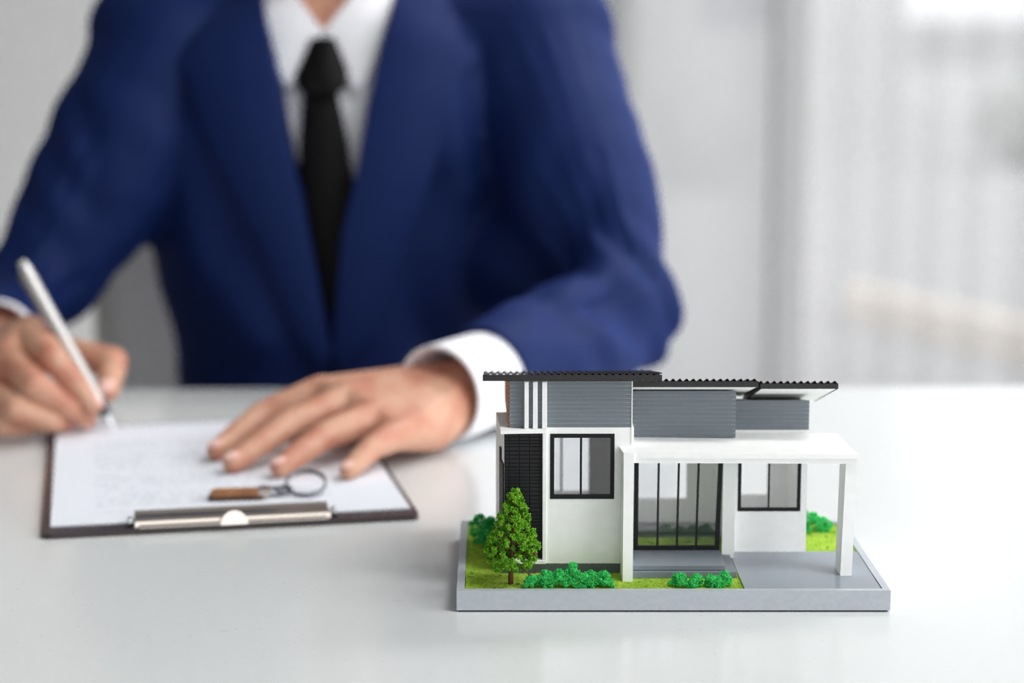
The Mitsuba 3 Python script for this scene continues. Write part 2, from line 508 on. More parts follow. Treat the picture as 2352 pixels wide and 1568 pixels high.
fl = np.where((cr < 0)[:, None], fl[:, ::-1], fl)
hp('lawn', trimesh.Trimesh(g3, fl, process=False), 'lawn_green', False, 'flocked yellow-green lawn')
hp('driveway', quadbox([(.1199, .9964), (.1901, .9964), (.1901, 1.0712), (.1193, 1.0712)], .0085, .0109), 'drive_grey', label='smooth grey driveway slab')
hp('step', hullp([(.0632, 1.0207, .009), (.0632, 1.0207, .0132), (.1180, 1.0207, .0132), (.1184, 1.0211, .0130), (.1184, 1.0211, .009), (.0632, 1.056, .009), (.0632, 1.056, .0134), (.1180, 1.056, .0134), (.1180, 1.056, .009)]), 'step_grey')
hp('step', bx(.0632, .1125, 1.0236, 1.056, .0134, .0160, .0002), 'step_grey')

# walls
W = .0022
hp('plinth', plan(Polygon([(-.0050, 1.0311), (.0578, 1.0311), (.0578, 1.072), (-.0078, 1.072)]), .009, .0151), 'plinth_grey')
hp('wall', extr(holes(.0164, .0627, .0151, .0887, (.0216, .0524, .0520, .0836)), 1.0311, 1.0311 + W), 'model_white')
hp('wall', bx(.0160, .0182, 1.0300, 1.0345, .0152, .0868, .0003), 'model_white')
hp('wall', plan(Polygon([(-.0041, 1.0347), (-.0020, 1.0347), (-.0064, 1.0735), (-.0088, 1.0735)]), .0151, .0866), 'model_white')
hp('wall', bx(-.0087, .0030, 1.0715, 1.0735, .0151, .0866), 'model_white')
hp('wall', bx(.0010, .0030, 1.0735, 1.131, .0098, .0887), 'model_white')
hp('sill', bx(-.0056, .0178, 1.0296, 1.034, .0150, .0172, .0003), 'model_white')
BACK = holes(.0010, .1618, .0098, .0790, (.0060, .0442, .0307, .0800 - .002), (.0670, .1009, .0263, .0740), (.1290, .1477, .0284, .0740))
hp('wall', extr(BACK, 1.1290, 1.1312), 'model_white')
hp('wall', bx(.0622, .0642, 1.0335, 1.129, .0098, .0880), 'model_white')
hp('wall', bx(.1138, .1205, 1.0548, 1.0575, .0134, .0760), 'model_white')
hp('wall', bx(.1183, .1205, 1.0575, 1.129, .0109, .0760), 'model_white')
hp('wall', extr(holes(.1205, .1616, .0109, .0765, (.1254, .1564, .0356, .0722)), 1.0702, 1.0702 + W), 'model_white')
hp('wall', bx(.1596, .1616, 1.0724, 1.129, .0109, .0765), 'model_white')
hp('floor_slab', bx(.0030, .0622, 1.0333, 1.129, .0120, .0160), 'model_white')
hp('inner_ledge', bx(.0642, .1183, 1.1060, 1.129, .0090, .0128), 'plinth_grey')
hp('added_dark_sheet', bx(.0446, .0622, 1.1270, 1.1290, .0160, .0866), 'dark_sheet_brown', label='added dark brown sheet inside, seen through the front window')  # sheet added over the back wall so this stretch of room looks darker
hp('floor_slab', bx(.1205, .1596, 1.0724, 1.129, .0100, .0150), 'model_white')
hp('ceiling_slab', bx(.0010, .0640, 1.0333, 1.131, .0866, .0886), 'model_white')


def framed(name, x0, x1, z0, z1, y, th, bars, dep=.0016, barw=.0011, lean=0.0):
    """A black window frame with its bars and glass panes."""
    k = numbered(f'{H}__{name}')
    lx = lambda x, z: x + lean * (z - z0) * (x - x0) / (x1 - x0)
    put(k + '__frame', extr(Polygon([(x0, z0), (x1, z0), (lx(x1, z1), z1), (x0, z1)], [[(x0 + th, z0 + th), (x0 + th, z1 - th), (lx(x1, z1) - th, z1 - th), (x1 - th, z0 + th)]]), y - .0005, y + dep), 'model_black')
    xs = []
    for b in bars:
        put(k + '__mullion', hullp([(lx(b, z) + s * barw / 2, yy, z) for z in (z0 + th, z1 - th) for s in (-1, 1) for yy in (y - .0003, y + dep * .8)]), 'model_black')
    edges = [x0 + th] + list(bars) + [x1 - th]
    for a, b in zip(edges[:-1], edges[1:]):
        v = np.array([[a, y + dep / 2, z0 + th], [b, y + dep / 2, z0 + th], [lx(b, z1), y + dep / 2, z1 - th], [lx(a, z1), y + dep / 2, z1 - th]])
        put(k + '__pane', trimesh.Trimesh(v, [[0, 1, 2], [0, 2, 3]], process=False), 'glass_pane')
    return k


tag(framed('window', .0201, .0539, .0503, .0853, 1.0311, .0021, [.0363]), 'black framed window in the tall front wall')
tag(framed('glass_door', .0659, .1124, .0160, .0765, 1.0550, .0024, [.0788, .0894, .0998], lean=.024), 'black framed glass door above the steps')
tag(framed('window', .1237, .1581, .0339, .0740, 1.0702, .0018, [.1407], barw=.0008), 'black framed window beside the carport')
# windows of the back wall
for x0, x1, z0, z1, bars in ((.0050, .0452, .0297, .0788, [.0285]), (.0660, .1019, .0253, .0745, []), (.1280, .1487, .0274, .0745, [])):
    framed('back_window', x0, x1, z0, z1, 1.1311, .0010, bars, barw=.0013)
# window in the left side wall
hp('side_window', plan(Polygon([(-.0049, 1.0352), (-.0036, 1.0352), (-.0050, 1.0460), (-.0063, 1.0460)]), .0190, .0680), 'model_black')
hp('side_window', plan(Polygon([(-.0063, 1.0462), (-.0048, 1.0462), (-.0055, 1.0500), (-.0069, 1.0500)]), .0190, .0745), 'model_black')

# black tile panel beside the front wall
hp('tile_panel__backing', bx(-.0040, .0161, 1.0338, 1.0355, .0152, .0862), 'model_black')
z, cols = .0173, [(-.0038, -.0018), (-.0016, .0036), (.0038, .0090), (.0092, .0143), (.0145, .0159)]
while z < .0835:
    hgt = float(rng.choice([.0023, .0021, .0017]))
    for a, b in cols:
        piece(f'{H}__tile_panel__tile', ((a + b) / 2, 1.0335 + rng.normal(0, .00004), z + hgt / 2), (b - a - .0002, .0009, hgt - .00022), 'tile_black')
    z += hgt

# canopy slab over the tile panel
hp('canopy', hullp([(x, y, zz) for (x, y) in ((-.0059, 1.0243), (.0180, 1.0262), (.0180, 1.0340), (.0030, 1.0740), (-.0088, 1.0735)) for zz in (.0865, .0885)]), 'model_white')

# grey siding, laid board over board
def boards(k, x0, x1, z0, z1, n, y, bsdf='siding_grey', x0b=None):
    hgt = (z1 - z0) / n
    for i in range(n):
        zc = z0 + (i + .5) * hgt
        piece(f'{H}__{k}__board', ((x0 + x1) / 2, y + .0004, zc), (x1 - x0, .0010, hgt - .00013), bsdf, ([1, 0, 0], -1.0))


hp('siding__core', hullp([(x, y, zz) for x, y, zt in ((-.0012, 1.0311, .1132), (.0627, 1.0311, .1132), (.0627, 1.118, .0988), (-.0035, 1.118, .0988)) for zz in (.0888, zt)]), 'siding_edge_lit')
boards('siding', -.0014, .0627, .0888, .1130, 11, 1.0311)
for i in range(11):
    zc = .0888 + (i + .5) * .0022
    ln = min(.0860, max(.004, (.1128 - zc) / .1638 - .002))
    k = piece(f'{H}__siding__side_board', (-.0016 - .0267 * ln / 2, 1.0317 + ln / 2, zc), (.0008, ln, .0020), 'siding_hand_bounce', ([0, 0, 1], 1.53))
    tag(k, 'side board tinted tan as by light off the hand')
hp('siding__corner_trim', bx(.0626, .0632, 1.0305, 1.0330, .0800, .1135), 'model_white')
hp('siding_001__core', hullp([(x, y, zz) for x in (.0640, .1200) for y, zt in ((1.0548, .1036), (1.110, .0900)) for zz in (.0784, zt)]), 'siding_edge_lit')
boards('siding_001', .0640, .1201, .0784, .1038, 11, 1.0548)
hp('siding_002__core', hullp([(x, y, zz) for x in (.1203, .1617) for y, zt in ((1.0702, .0955), (1.110, .0890)) for zz in (.0793, zt)]), 'siding_edge_lit')
boards('siding_002', .1203, .1618, .0793, .0957, 7, 1.0702)
hp('parapet', bx(.1203, .1606, 1.0708, 1.120, .0775, .0793), 'model_white')
for a, b in ((.0064, .0087), (.0109, .0134), (.0157, .0183)):
    hp('fin', bx(a, b, 1.0274, 1.0315, .0885, .1136, .0002), 'model_white')

# carport: roof boards, fin wall and post
hp('carport_roof', hullp([(.0577, 1.0160, .0756), (.0577, 1.0160, .0785), (.1803, 1.0195, .0741), (.1803, 1.0195, .0766), (.1773, 1.0700, .0745), (.1773, 1.0700, .0773), (.0563, 1.0311, .0756), (.0563, 1.0311, .0785), (.0640, 1.0700, .0756), (.0640, 1.0700, .0785)]), 'model_white')
hp('carport_beam', hullp([(.0630, 1.0170, .0727), (.0630, 1.0170, .0754), (.1803, 1.0205, .0715), (.1803, 1.0205, .0738), (.1790, 1.0560, .0718), (.1790, 1.0560, .0745), (.0630, 1.0540, .0727), (.0630, 1.0540, .0757)]), 'model_white')
hp('pillar', hullp([(x, y, zz) for x, y in ((.0579, 1.0149), (.0632, 1.0149), (.0632, 1.0305), (.0574, 1.0305)) for zz in (.0094, .0785)]), 'model_white')
hp('pillar', hullp([(.1729, 1.0221, .0107), (.1789, 1.0221, .0107), (.1789, 1.0375, .0107), (.1727, 1.0375, .0107), (.1743, 1.0221, .0712), (.1804, 1.0221, .0712), (.1800, 1.0375, .0712), (.1737, 1.0375, .0712)]), 'model_white')


# black corrugated roofs, highest at the front
def roof(x0, x1, y0, y1, zf, th, deg, label):
    k = numbered(f'{H}__roof')
    s = math.tan(math.radians(deg))
    dy = y1 - y0
    put(k + '__soffit', hullp([(x, y, zf - (y - y0) * s + d) for x in (x0 + .0004, x1 - .0004) for y in (y0 + .0012, y1) for d in (0, th * .75)]), 'model_white')
    put(k + '__fascia', hullp([(x, y, zf + d - (y - y0) * s) for x in (x0, x1) for y in (y0, y0 + .0014) for d in (-.0001, th)]), 'roof_black')
    for x in (x0 - .0003, x1 - .0007):
        put(k + '__barge_board', hullp([(x + e, y, zf + d - (y - y0) * s) for e in (0, .001) for y in (y0 + .0012, y1) for d in (-.0001, th)]), 'roof_black')
    n, wl = int((x1 - x0) / .0003), .00355
    xs = np.linspace(x0, x1, n)
    w = .0014 * (.5 + .5 * np.cos(2 * np.pi * (xs - x0) / wl)) ** 1.2
    ys = np.array([y0 - .0004, y1])
    up = np.array([[(x, y, zf + th - (y - y0) * s + q) for x, q in zip(xs, w)] for y in ys])
    lo = up - [0, 0, .0005]
    v = np.concatenate([up[0], up[1], lo[0], lo[1]])
    i = np.arange(n - 1)
    quad = lambda a, b, c, d: np.vstack([np.stack([a, b, c], 1), np.stack([a, c, d], 1)])
    f = np.vstack([quad(i, i + 1, n + i + 1, n + i), quad(2 * n + i, 3 * n + i, 3 * n + i + 1, 2 * n + i + 1), quad(2 * n + i, 2 * n + i + 1, i + 1, i), quad(n + i, n + i + 1, 3 * n + i + 1, 3 * n + i)])
    put(k + '__corrugated_sheet', trimesh.Trimesh(v, f, process=False), 'roof_black', 25)
    tag(k, label)


roof(-.0149, .0779, 1.0262, 1.1250, .1144, .0031, 9.3, 'longest and highest black corrugated roof')
roof(.0632, .1293, 1.0340, 1.1200, .1098, .0030, 14.0, 'middle black corrugated roof')
roof(.1314, .1723, 1.0411, 1.1200, .1076, .0027, 15.5, 'lowest black corrugated roof above the carport')


# foam foliage: every clump is a heap of crumbs
def crumbs(centres, radii, per, size, seed, squash=1.0):
    r = np.random.default_rng(seed)
    ico = trimesh.creation.icosahedron()
    V, F = [], []
    at = 0
    for c, q in zip(centres, radii):
        d = r.normal(size=(per, 3))
        d /= np.linalg.norm(d, axis=1, keepdims=True)
        d *= (r.uniform(.55, 1.05, (per, 1))) * q
        d[:, 2] *= squash
        for e in d:
            s = size * r.uniform(.55, 1.25)
            v = ico.vertices * s * r.uniform(.6, 1.35, (12, 1)) + c + e
            V.append(v)
            F.append(ico.faces + at)
            at += 12
    return trimesh.Trimesh(np.vstack(V), np.vstack(F), process=False)


def tree():
    k = f'{H}__tree'
    x, y = -.0007, 1.0099
    pts = [(x, y, .0085), (x + .0001, y, .018), (x + .0009, y, .030), (x + .0014, y, .045), (x + .0022, y, .058)]
    put(k + '__trunk', tube(pts, [.0014, .00125, .0011, .0008, .0004], 10), 'trunk_brown', True)
    prof = np.array([(.0180, .0080), (.0230, .0122), (.0290, .0137), (.0360, .0118), (.0440, .0084), (.0520, .0052), (.0585, .0022), (.0612, .0006)])
    r = np.random.default_rng(11)
    c, q = [], []
    while len(c) < 330:
        zz = r.uniform(.0185, .0605)
        rad = np.interp(zz, prof[:, 0], prof[:, 1])
        if r.uniform() > (rad + .002) / .014:
            continue
        a = r.uniform(0, 2 * np.pi)
        rr = rad * (1 if r.uniform() < .75 else math.sqrt(r.uniform(.1, 1))) * r.uniform(.84, 1.04)
        p = np.array([x + .0004 + .04 * (zz - .018) + rr * math.cos(a), y + rr * math.sin(a), zz])
        c.append(p)
        q.append(r.uniform(.0011, .0018))
    put(k + '__crown', crumbs(c, q, 34, .00042, 5), 'crown_green')
    br = []
    for i in range(14):
        zz = .020 + i * .0024
        a = r.uniform(0, 2 * np.pi)
        rad = np.interp(zz, prof[:, 0], prof[:, 1]) * .95
        br.append(tube([(x + .0005, y, zz - .001), (x + rad * .5 * math.cos(a), y + rad * .5 * math.sin(a), zz), (x + rad * math.cos(a), y + rad * math.sin(a), zz - .0005)], [.0005, .0004, .0003], 6))
    br.append(tube([(x + .004, y - .006, .022), (x + .0075, y - .0085, .0195), (x + .0095, y - .0100, .0182)], [.0003, .0004, .0005], 8))
    br.append(join(ball((x + .0097, y - .0102, .0181), .0008, 16)))
    br.append(join(ball((x + .0125, y - .0118, .0292), .0011, 16)))
    put(k + '__twigs', join(*br), 'trunk_brown', True, )
    tag(k, 'small bright green conical model tree with brown trunk')


tree()


def shrub(spec, seed, label, size=.00028):
    c, q = [], []
    r = np.random.default_rng(seed)
    for (x, y, rx, hgt) in spec:
        for _ in range(int(46 * rx / .005)):
            a, u = r.uniform(0, 2 * np.pi), math.sqrt(r.uniform())
            zz = r.uniform(0, 1) ** .8
            w = math.sqrt(max(0, 1 - zz ** 2))
            c.append((x + 1.12 * rx * u * w * math.cos(a), y + rx * .8 * u * w * math.sin(a), .0102 + zz * hgt))
            q.append(r.uniform(.0011, .0018))
    tag(hp('shrub', crumbs(c, q, 46, size, seed), 'shrub_green'), label)


shrub([(.0100, 1.0040, .0040, .0050), (.0175, 1.0045, .0050, .0075), (.0245, 1.0040, .0055, .0085), (.0315, 1.0070, .0050, .0108), (.0355, 1.0035, .0050, .0065), (.0410, 1.0050, .0050, .0072), (.0475, 1.0045, .0045, .0072)], 21, 'widest green foam shrub on the front edge')
shrub([(.0870, 1.0055, .0048, .0058)], 22, 'round green foam shrub in front of the steps')
shrub([(.0955, 1.0062, .0032, .0054), (.0935, 1.0040, .0024, .0034)], 23, 'smallest green foam shrub in front of the steps')
shrub([(.1035, 1.0050, .0042, .0054), (.1100, 1.0062, .0040, .0066), (.1070, 1.0040, .0028, .0036)], 24, 'green foam shrub beside the driveway')
shrub([(-.0180, 1.0945, .0065, .0150), (-.0135, 1.0850, .0050, .0085), (-.0120, 1.1000, .0060, .0120)], 25, 'dark green foam shrub behind the tree')
shrub([(.1660, 1.1185, .0060, .0120), (.1725, 1.1165, .0055, .0105), (.1790, 1.1195, .0045, .0070)], 26, 'green foam shrub behind the carport')

# ------------------------------------------------------------------ clipboard, paper, keys
ca = math.radians(12.0)
CU, CV, C0 = np.array([math.cos(ca), math.sin(ca), 0]), np.array([-math.sin(ca), math.cos(ca), 0]), np.array([-.2749, 1.1370, 0])


def onclip(m):
    """From clipboard coordinates (u along the near edge, v away from it) to the desk."""
    m = tri(m).copy()
    v = m.vertices
    m.vertices = C0 + v[:, :1] * CU + v[:, 1:2] * CV + v[:, 2:] * [0, 0, 1]
    return m


def rounded(x0, x1, y0, y1, r):
    return sbox(x0 + r, y0 + r, x1 - r, y1 - r).buffer(r, quad_segs=6)


tag('clipboard', 'dark clipboard with a silver clip lying on the white desk', 'clipboard')
put('clipboard__board', onclip(plan(rounded(0, .224, 0, .318, .006), .0006, .0034)), 'board_dark')
put('clipboard__edge_binding', onclip(plan(rounded(-.0004, .2244, -.0004, .3184, .0064), 0, .0007)), 'board_edge')
L0, L1 = .054, .170
ZS = lambda z: .0036 + (z - .0036) * .62
plate = [(.004, .0036), (.0045, .0085), (.008, .0105), (.0125, .0088), (.019, .0098), (.0235, .0125), (.0242, .0118), (.0195, .0088), (.0125, .0076), (.0082, .0092), (.0058, .0078), (.0052, .0036)]
pm = trimesh.creation.extrude_polygon(Polygon([(u, ZS(w)) for u, w in plate]), L1 - L0, engine='earcut')
pm.vertices = np.stack([pm.vertices[:, 2] + L0, pm.vertices[:, 0], pm.vertices[:, 1]], 1)
pm.invert()
put('clipboard__clip_plate', onclip(pm), 'nickel')
put('clipboard__clip_base', onclip(join(bx(L0 + .002, L1 - .002, -.001, .004, .0034, .0050, .0005), bx(L0 + .002, L1 - .002, .004, .024, .0034, .0042, .0003))), 'nickel')
cx = (L0 + L1) / 2
lever = Polygon([(cx + .0080 * math.cos(a), .002 + .0082 * math.sin(a)) for a in np.linspace(0, np.pi, 24)])
lm = trimesh.creation.extrude_polygon(lever, .0012, engine='earcut')
put('clipboard__clip_lever', onclip(lm.apply_transform(trimesh.transformations.rotation_matrix(math.radians(78), [1, 0, 0], [cx, .002, 0])).apply_translation([0, -.003, .0036])), 'nickel')
for x in (L0 - .0015, L1 + .0015):
    a = np.linspace(0, 2 * np.pi * 3, 60)
    put('clipboard__clip_spring', onclip(tube(np.stack([x + .0004 * a / 3 * (1 if x > .1 else -1), .009 + .0032 * np.cos(a), .0062 + .0023 * np.sin(a)], 1), .0007, 8)), 'chrome', True)

PN = 5
for i in range(1):
    x0, x1, y0, y1 = .0050, .2205, .0150, .3090
    nx, ny = 24, 34
    X, Y = np.meshgrid(np.linspace(x0, x1, nx), np.linspace(y0, y1, ny))
    lift = .0002 * meshkit.noise(np.stack([X * 20, Y * 20, X * 0], -1))
    top = np.stack([X, Y, .0044 + lift], -1).reshape(-1, 3)
    bot = np.stack([X, Y, X * 0 + .0035], -1).reshape(-1, 3)
    n = nx * ny
    i_, j_ = np.meshgrid(np.arange(ny - 1), np.arange(nx - 1), indexing='ij')
    a = (i_ * nx + j_).ravel()
    f = np.vstack([np.stack([a, a + 1, a + nx + 1], 1), np.stack([a, a + nx + 1, a + nx], 1)])
    rim = np.concatenate([np.arange(nx), np.arange(1, ny) * nx + nx - 1, (ny - 1) * nx + np.arange(nx - 2, -1, -1), np.arange(ny - 2, 0, -1) * nx])
    r2 = np.roll(rim, -1)
    f = np.vstack([f, f[:, ::-1] + n, np.stack([rim, rim + n, r2 + n], 1), np.stack([rim, r2 + n, r2], 1)])
    uv = np.stack([(X - x0) / (x1 - x0), 1 - (Y - y0) / (y1 - y0)], -1).reshape(-1, 2)
    k = put('document', onclip(trimesh.Trimesh(np.vstack([top, bot]), f, process=False)), 'paper_print', False, uv=np.vstack([uv, uv]))
    tag(k, 'white printed paper held on the clipboard under the man\'s hand', 'paper')

tag('key_ring', 'key ring with a tan leather fob lying on the paper beside the clip', 'key ring')
KZ = .0046
fob = hullp([(x, y, zz) for (x, y) in ((-.186, 1.213), (-.158, 1.2165), (-.1555, 1.223), (-.158, 1.230), (-.186, 1.227), (-.1885, 1.220)) for zz in (KZ + .0022, KZ + .0052)])
put('key_ring__fob', fob, 'leather_tan')
put('key_ring__fob_lining', hullp([(x, y, zz) for (x, y) in ((-.187, 1.212), (-.156, 1.2155), (-.1535, 1.224), (-.156, 1.2325), (-.187, 1.229), (-.190, 1.220)) for zz in (KZ, KZ + .0022)]), 'leather_dark')
put('key_ring__ferrule', hullp([(x, y, zz) for (x, y) in ((-.1585, 1.2175), (-.151, 1.219), (-.151, 1.228), (-.1585, 1.229)) for zz in (KZ + .001, KZ + .0065)]), 'nickel')
ang = np.linspace(0, 2 * np.pi, 24, endpoint=False)
for i, (x, y, zz, t) in enumerate(((-.1485, 1.2245, KZ + .0035, 0), (-.1455, 1.226, KZ + .0045, 1), (-.142, 1.2275, KZ + .0040, 0))):
    c_, s_ = .0034 * np.cos(ang), .0026 * np.sin(ang)
    put('key_ring__link', tube(np.stack([x + c_, y + (s_ if t else s_ * .6), zz + (s_ * .4 if t else s_ * .9)], 1), .0009, 8, True), 'steel_dark', True)
ang = np.linspace(0, 2 * np.pi, 60, endpoint=False)
for d in (0, .0011):
    put('key_ring__split_ring', tube(np.stack([-.1300 + .0125 * np.cos(ang), 1.2330 + .0112 * np.sin(ang), KZ + .0062 + d + .0050 * np.sin(ang)], 1), .00085, 8, True), 'steel_dark', True)

# ------------------------------------------------------------------ pen
tag('pen', 'silver ballpoint pen held upright in the writing hand', 'pen')
PT, PE = np.array([-.2875, 1.4235, .0047]), np.array([-.3575, 1.4500, .1260])
PL = float(np.linalg.norm(PE - PT))
put('pen__tip', along(lathe([(0, 0), (.0005, 0), (.0007, .002), (.0028, .012), (.0032, .0135), (0, .0135)], 24), PT, PE), 'chrome', 30)
put('pen__grip', along(lathe([(0, .0135), (.0038, .0135), (.0043, .016), (.0043, .024), (.0040, .0245), (0, .0245)], 24), PT, PE), 'plastic_black', 30)
put('pen__barrel', along(lathe([(0, .0245), (.0044, .0245), (.0048, .05), (.0048, PL - .012), (.0045, PL - .011), (.0045, PL - .006), (.0038, PL - .003), (.003, PL), (0, PL)], 28), PT, PE), 'pen_silver', 30)
put('pen__pocket_clip', along(hullp([(x, yy, zz) for zz, x1 in ((PL - .008, -.0068), (PL - .045, -.0064)) for x in (x1, x1 + .001) for yy in (-.0016, .0016)]), PT, PE), 'gold_pale')

# ------------------------------------------------------------------ office chair
tag('office_chair', 'grey office chair behind the man in the navy suit', 'chair')
ccx = -.185
X, Zc = np.meshgrid(np.linspace(-1, 1, 30), np.linspace(-1, 1, 26))
bk = m3.Manifold.batch_hull([ball((ccx + sx * .215, 2.065, zz), .035, 24) for sx in (-1, 1) for zz in (-.28, .075)] + [ball((ccx, 2.10, -.10), .035, 24)])
put('office_chair__backrest', fine(bk, .03, 3), 'chair_fabric', True)
st = m3.Manifold.batch_hull([ball((ccx + sx * .21, yy, -.420), .032, 24) for sx in (-1, 1) for yy in (1.66, 2.00)])
put('office_chair__seat', fine(st, .03, 3), 'chair_fabric', True)
put('office_chair__back_support', tube([(ccx, 1.9, -.455), (ccx, 2.12, -.45), (ccx, 2.155, -.30), (ccx, 2.13, -.12)], .018, 12), 'plastic_black', True)
put('office_chair__gas_lift', along(lathe([(0, 0), (.03, 0), (.03, .12), (.02, .121), (.02, .22), (0, .22)]), (ccx, 1.83, -.66), (ccx, 1.83, -.37)), 'plastic_black', 30)
for i in range(5):
    a = 2 * np.pi * i / 5 + .3
    e = (ccx + .29 * math.cos(a), 1.83 + .29 * math.sin(a))
    put('office_chair__foot', chain([((ccx, 1.83, -.64), .025), ((*e, -.672), .016)]), 'plastic_black', 30)
    put('office_chair__caster', join(*[along(lathe([(0, 0), (.024, 0), (.027, .003), (.027, .015), (.024, .018), (0, .018)]), (e[0] + s * -.011 * math.sin(a) - .009 * (-math.sin(a)), e[1] + s * .011 * math.cos(a) - .009 * math.cos(a), -.723), (e[0] + s * -.011 * math.sin(a) + 1 * (-math.sin(a)), e[1] + s * .011 * math.cos(a) + 1 * math.cos(a), -.723)) for s in (-1, 1)]), 'plastic_black', 30)

# ------------------------------------------------------------------ the person
tag('person', 'man in navy suit and black tie signing a paper at the white desk', 'person')
SX = -.155
SH_R, EL_R, WR_R = np.array([-.300, 1.785, .268]), np.array([-.422, 1.700, .058]), np.array([-.402, 1.515, .043])
SH_L, EL_L, WR_L = np.array([.018, 1.785, .268]), np.array([.090, 1.615, .062]), np.array([-.040, 1.412, .034])

# skin: one continuous body (head, neck, slim trunk, arms, hands, legs)
B = []
B += [man(loft([(-.30, SX, 1.865, .150, .100), (-.1, SX, 1.83, .135, .095), (.10, SX, 1.812, .150, .095), (.22, SX, 1.805, .150, .085), (.29, SX, 1.805, .075, .06), (.33, SX, 1.80, .056, .058), (.37, SX, 1.790, .054, .058)], 40))]
B += [bone(SH_R, .038, EL_R, .024), bone(EL_R, .024, WR_R, .022), bone(SH_L, .038, EL_L, .024), bone(EL_L, .024, WR_L, .022)]
B += [bone((SX - .10, 1.81, .24), .05, SH_R, .04), bone((SX + .10, 1.81, .24), .05, SH_L, .04)]
hips, knees, ankles = [(-.245, 1.85, -.29), (-.065, 1.85, -.29)], [(-.265, 1.45, -.27), (-.045, 1.45, -.27)], [(-.265, 1.50, -.66), (-.045, 1.50, -.66)]
for a, b, c in zip(hips, knees, ankles):
    B += [bone(a, .07, b, .05), bone(b, .05, c, .035), bone(c, .035, (c[0], c[1] - .12, -.70), .028)]
HC = np.array([SX + .005, 1.745, .505])          # head
head = m3.Manifold.batch_hull([ball(HC + [0, .015, .045], .078, 32), ball(HC + [0, .03, .02], .082, 32), ball(HC + [0, -.055, -.065], .030, 24), ball(HC + [.028, -.01, -.055], .036, 24), ball(HC + [-.028, -.01, -.055], .036, 24), ball(HC + [0, -.045, .03], .045, 24)])
nose = m3.Manifold.batch_hull([ball(HC + [0, -.088, .018], .006), ball(HC + [0, -.106, -.022], .010), ball(HC + [.014, -.088, -.024], .007), ball(HC + [-.014, -.088, -.024], .007)])
B += [head, nose, bone(HC + [0, .02, -.05], .052, (SX, 1.80, .33), .056, 28)]
for s in (-1, 1):
    B.append(m3.Manifold.batch_hull([ball(HC + [s * .080, .018, .018], .011), ball(HC + [s * .086, .028, .022], .012), ball(HC + [s * .079, .018, -.022], .008)]))


def fingers(wrist, rw, palm, chains):
    out = [m3.Manifold.batch_hull([ball(p, r) for p, r in palm])]
    for c in chains:
        out.append(chain(c))
    return out


V = lambda x, y, z: np.array([x, y, z])
# his left hand, flat on the paper
LH = [
    [(V(-.134, 1.388, .041), .0125), (V(-.174, 1.371, .028), .0098), (V(-.192, 1.347, .0165), .0084), (V(-.2005, 1.329, .0115), .0068)],
    [(V(-.113, 1.364, .040), .0125), (V(-.150, 1.332, .030), .0100), (V(-.172, 1.307, .0180), .0087), (V(-.184, 1.291, .0115), .0070)],
    [(V(-.094, 1.343, .033), .0120), (V(-.125, 1.309, .026), .0097), (V(-.142, 1.289, .0170), .0083), (V(-.1515, 1.277, .0115), .0067)],
    [(V(-.076, 1.327, .024), .0115), (V(-.092, 1.298, .021), .0086), (V(-.1005, 1.283, .0150), .0075), (V(-.1065, 1.272, .0105), .0060)],
    [(V(-.075, 1.420, .024), .0150), (V(-.105, 1.424, .020), .0125), (V(-.134, 1.412, .016), .0105), (V(-.156, 1.396, .0135), .0085)]]
palmL = [(V(-.046, 1.425, .036), .0215), (V(-.044, 1.398, .031), .0215), (V(-.134, 1.388, .040), .0125), (V(-.113, 1.364, .039), .0125), (V(-.094, 1.343, .032), .0120), (V(-.076, 1.328, .023), .0118), (V(-.055, 1.365, .018), .0145), (V(-.075, 1.418, .022), .0150)]
lh = m3.Manifold.batch_boolean(fingers(WR_L, .02, palmL, LH) + [bone(WR_L, .024, palmL[0][0], .0215), bone(WR_L, .024, palmL[1][0], .0215), bone((EL_L + WR_L) / 2, .028, WR_L, .024)], m3.OpType.Add)
# his right hand, closed round the pen
RH = [
    [(V(-.356, 1.458, .072), .0140), (V(-.331, 1.420, .060), .0105), (V(-.3130, 1.4140, .041), .0088), (V(-.3015, 1.4135, .026), .0070)],
    [(V(-.369, 1.440, .056), .0132), (V(-.340, 1.402, .043), .0108), (V(-.319, 1.409, .026), .0090), (V(-.308, 1.424, .0145), .0074)],
    [(V(-.378, 1.430, .034), .0125), (V(-.352, 1.394, .027), .0102), (V(-.330, 1.404, .0165), .0086), (V(-.323, 1.424, .0130), .0072)],
    [(V(-.386, 1.432, .020), .0115), (V(-.364, 1.400, .0155), .0090), (V(-.345, 1.412, .0125), .0076), (V(-.340, 1.430, .0115), .0066)],
    [(V(-.388, 1.497, .040), .0160), (V(-.345, 1.492, .052), .0140), (V(-.2970, 1.468, .049), .0115), (V(-.2965, 1.4445, .031), .0085)]]
palmR = [(WR_R, .024), (V(-.356, 1.458, .071), .0140), (V(-.369, 1.440, .056), .0132), (V(-.378, 1.430, .034), .0125), (V(-.386, 1.432, .021), .0118), (V(-.388, 1.497, .036), .0170), (V(-.398, 1.470, .022), .0160)]
rh = m3.Manifold.batch_boolean(fingers(WR_R, .02, palmR, RH) + [bone(V(-.345, 1.492, .050), .013, V(-.357, 1.460, .062), .012), bone((EL_R + WR_R) / 2, .028, WR_R, .024)], m3.OpType.Add)
lh, rh = (man(trimesh.smoothing.filter_taubin(trimesh.Trimesh(*[getattr(tri(h.refine_to_length(.0035)), q) for q in ('vertices', 'faces')], process=True), lamb=.5, nu=.52, iterations=9)) for h in (lh, rh))
torso = man(fine(m3.Manifold.batch_boolean(B, m3.OpType.Add), .012, 8))
skin = m3.Manifold.batch_boolean([torso, lh, rh], m3.OpType.Add)
put('person__body', skin, 'skin', True)
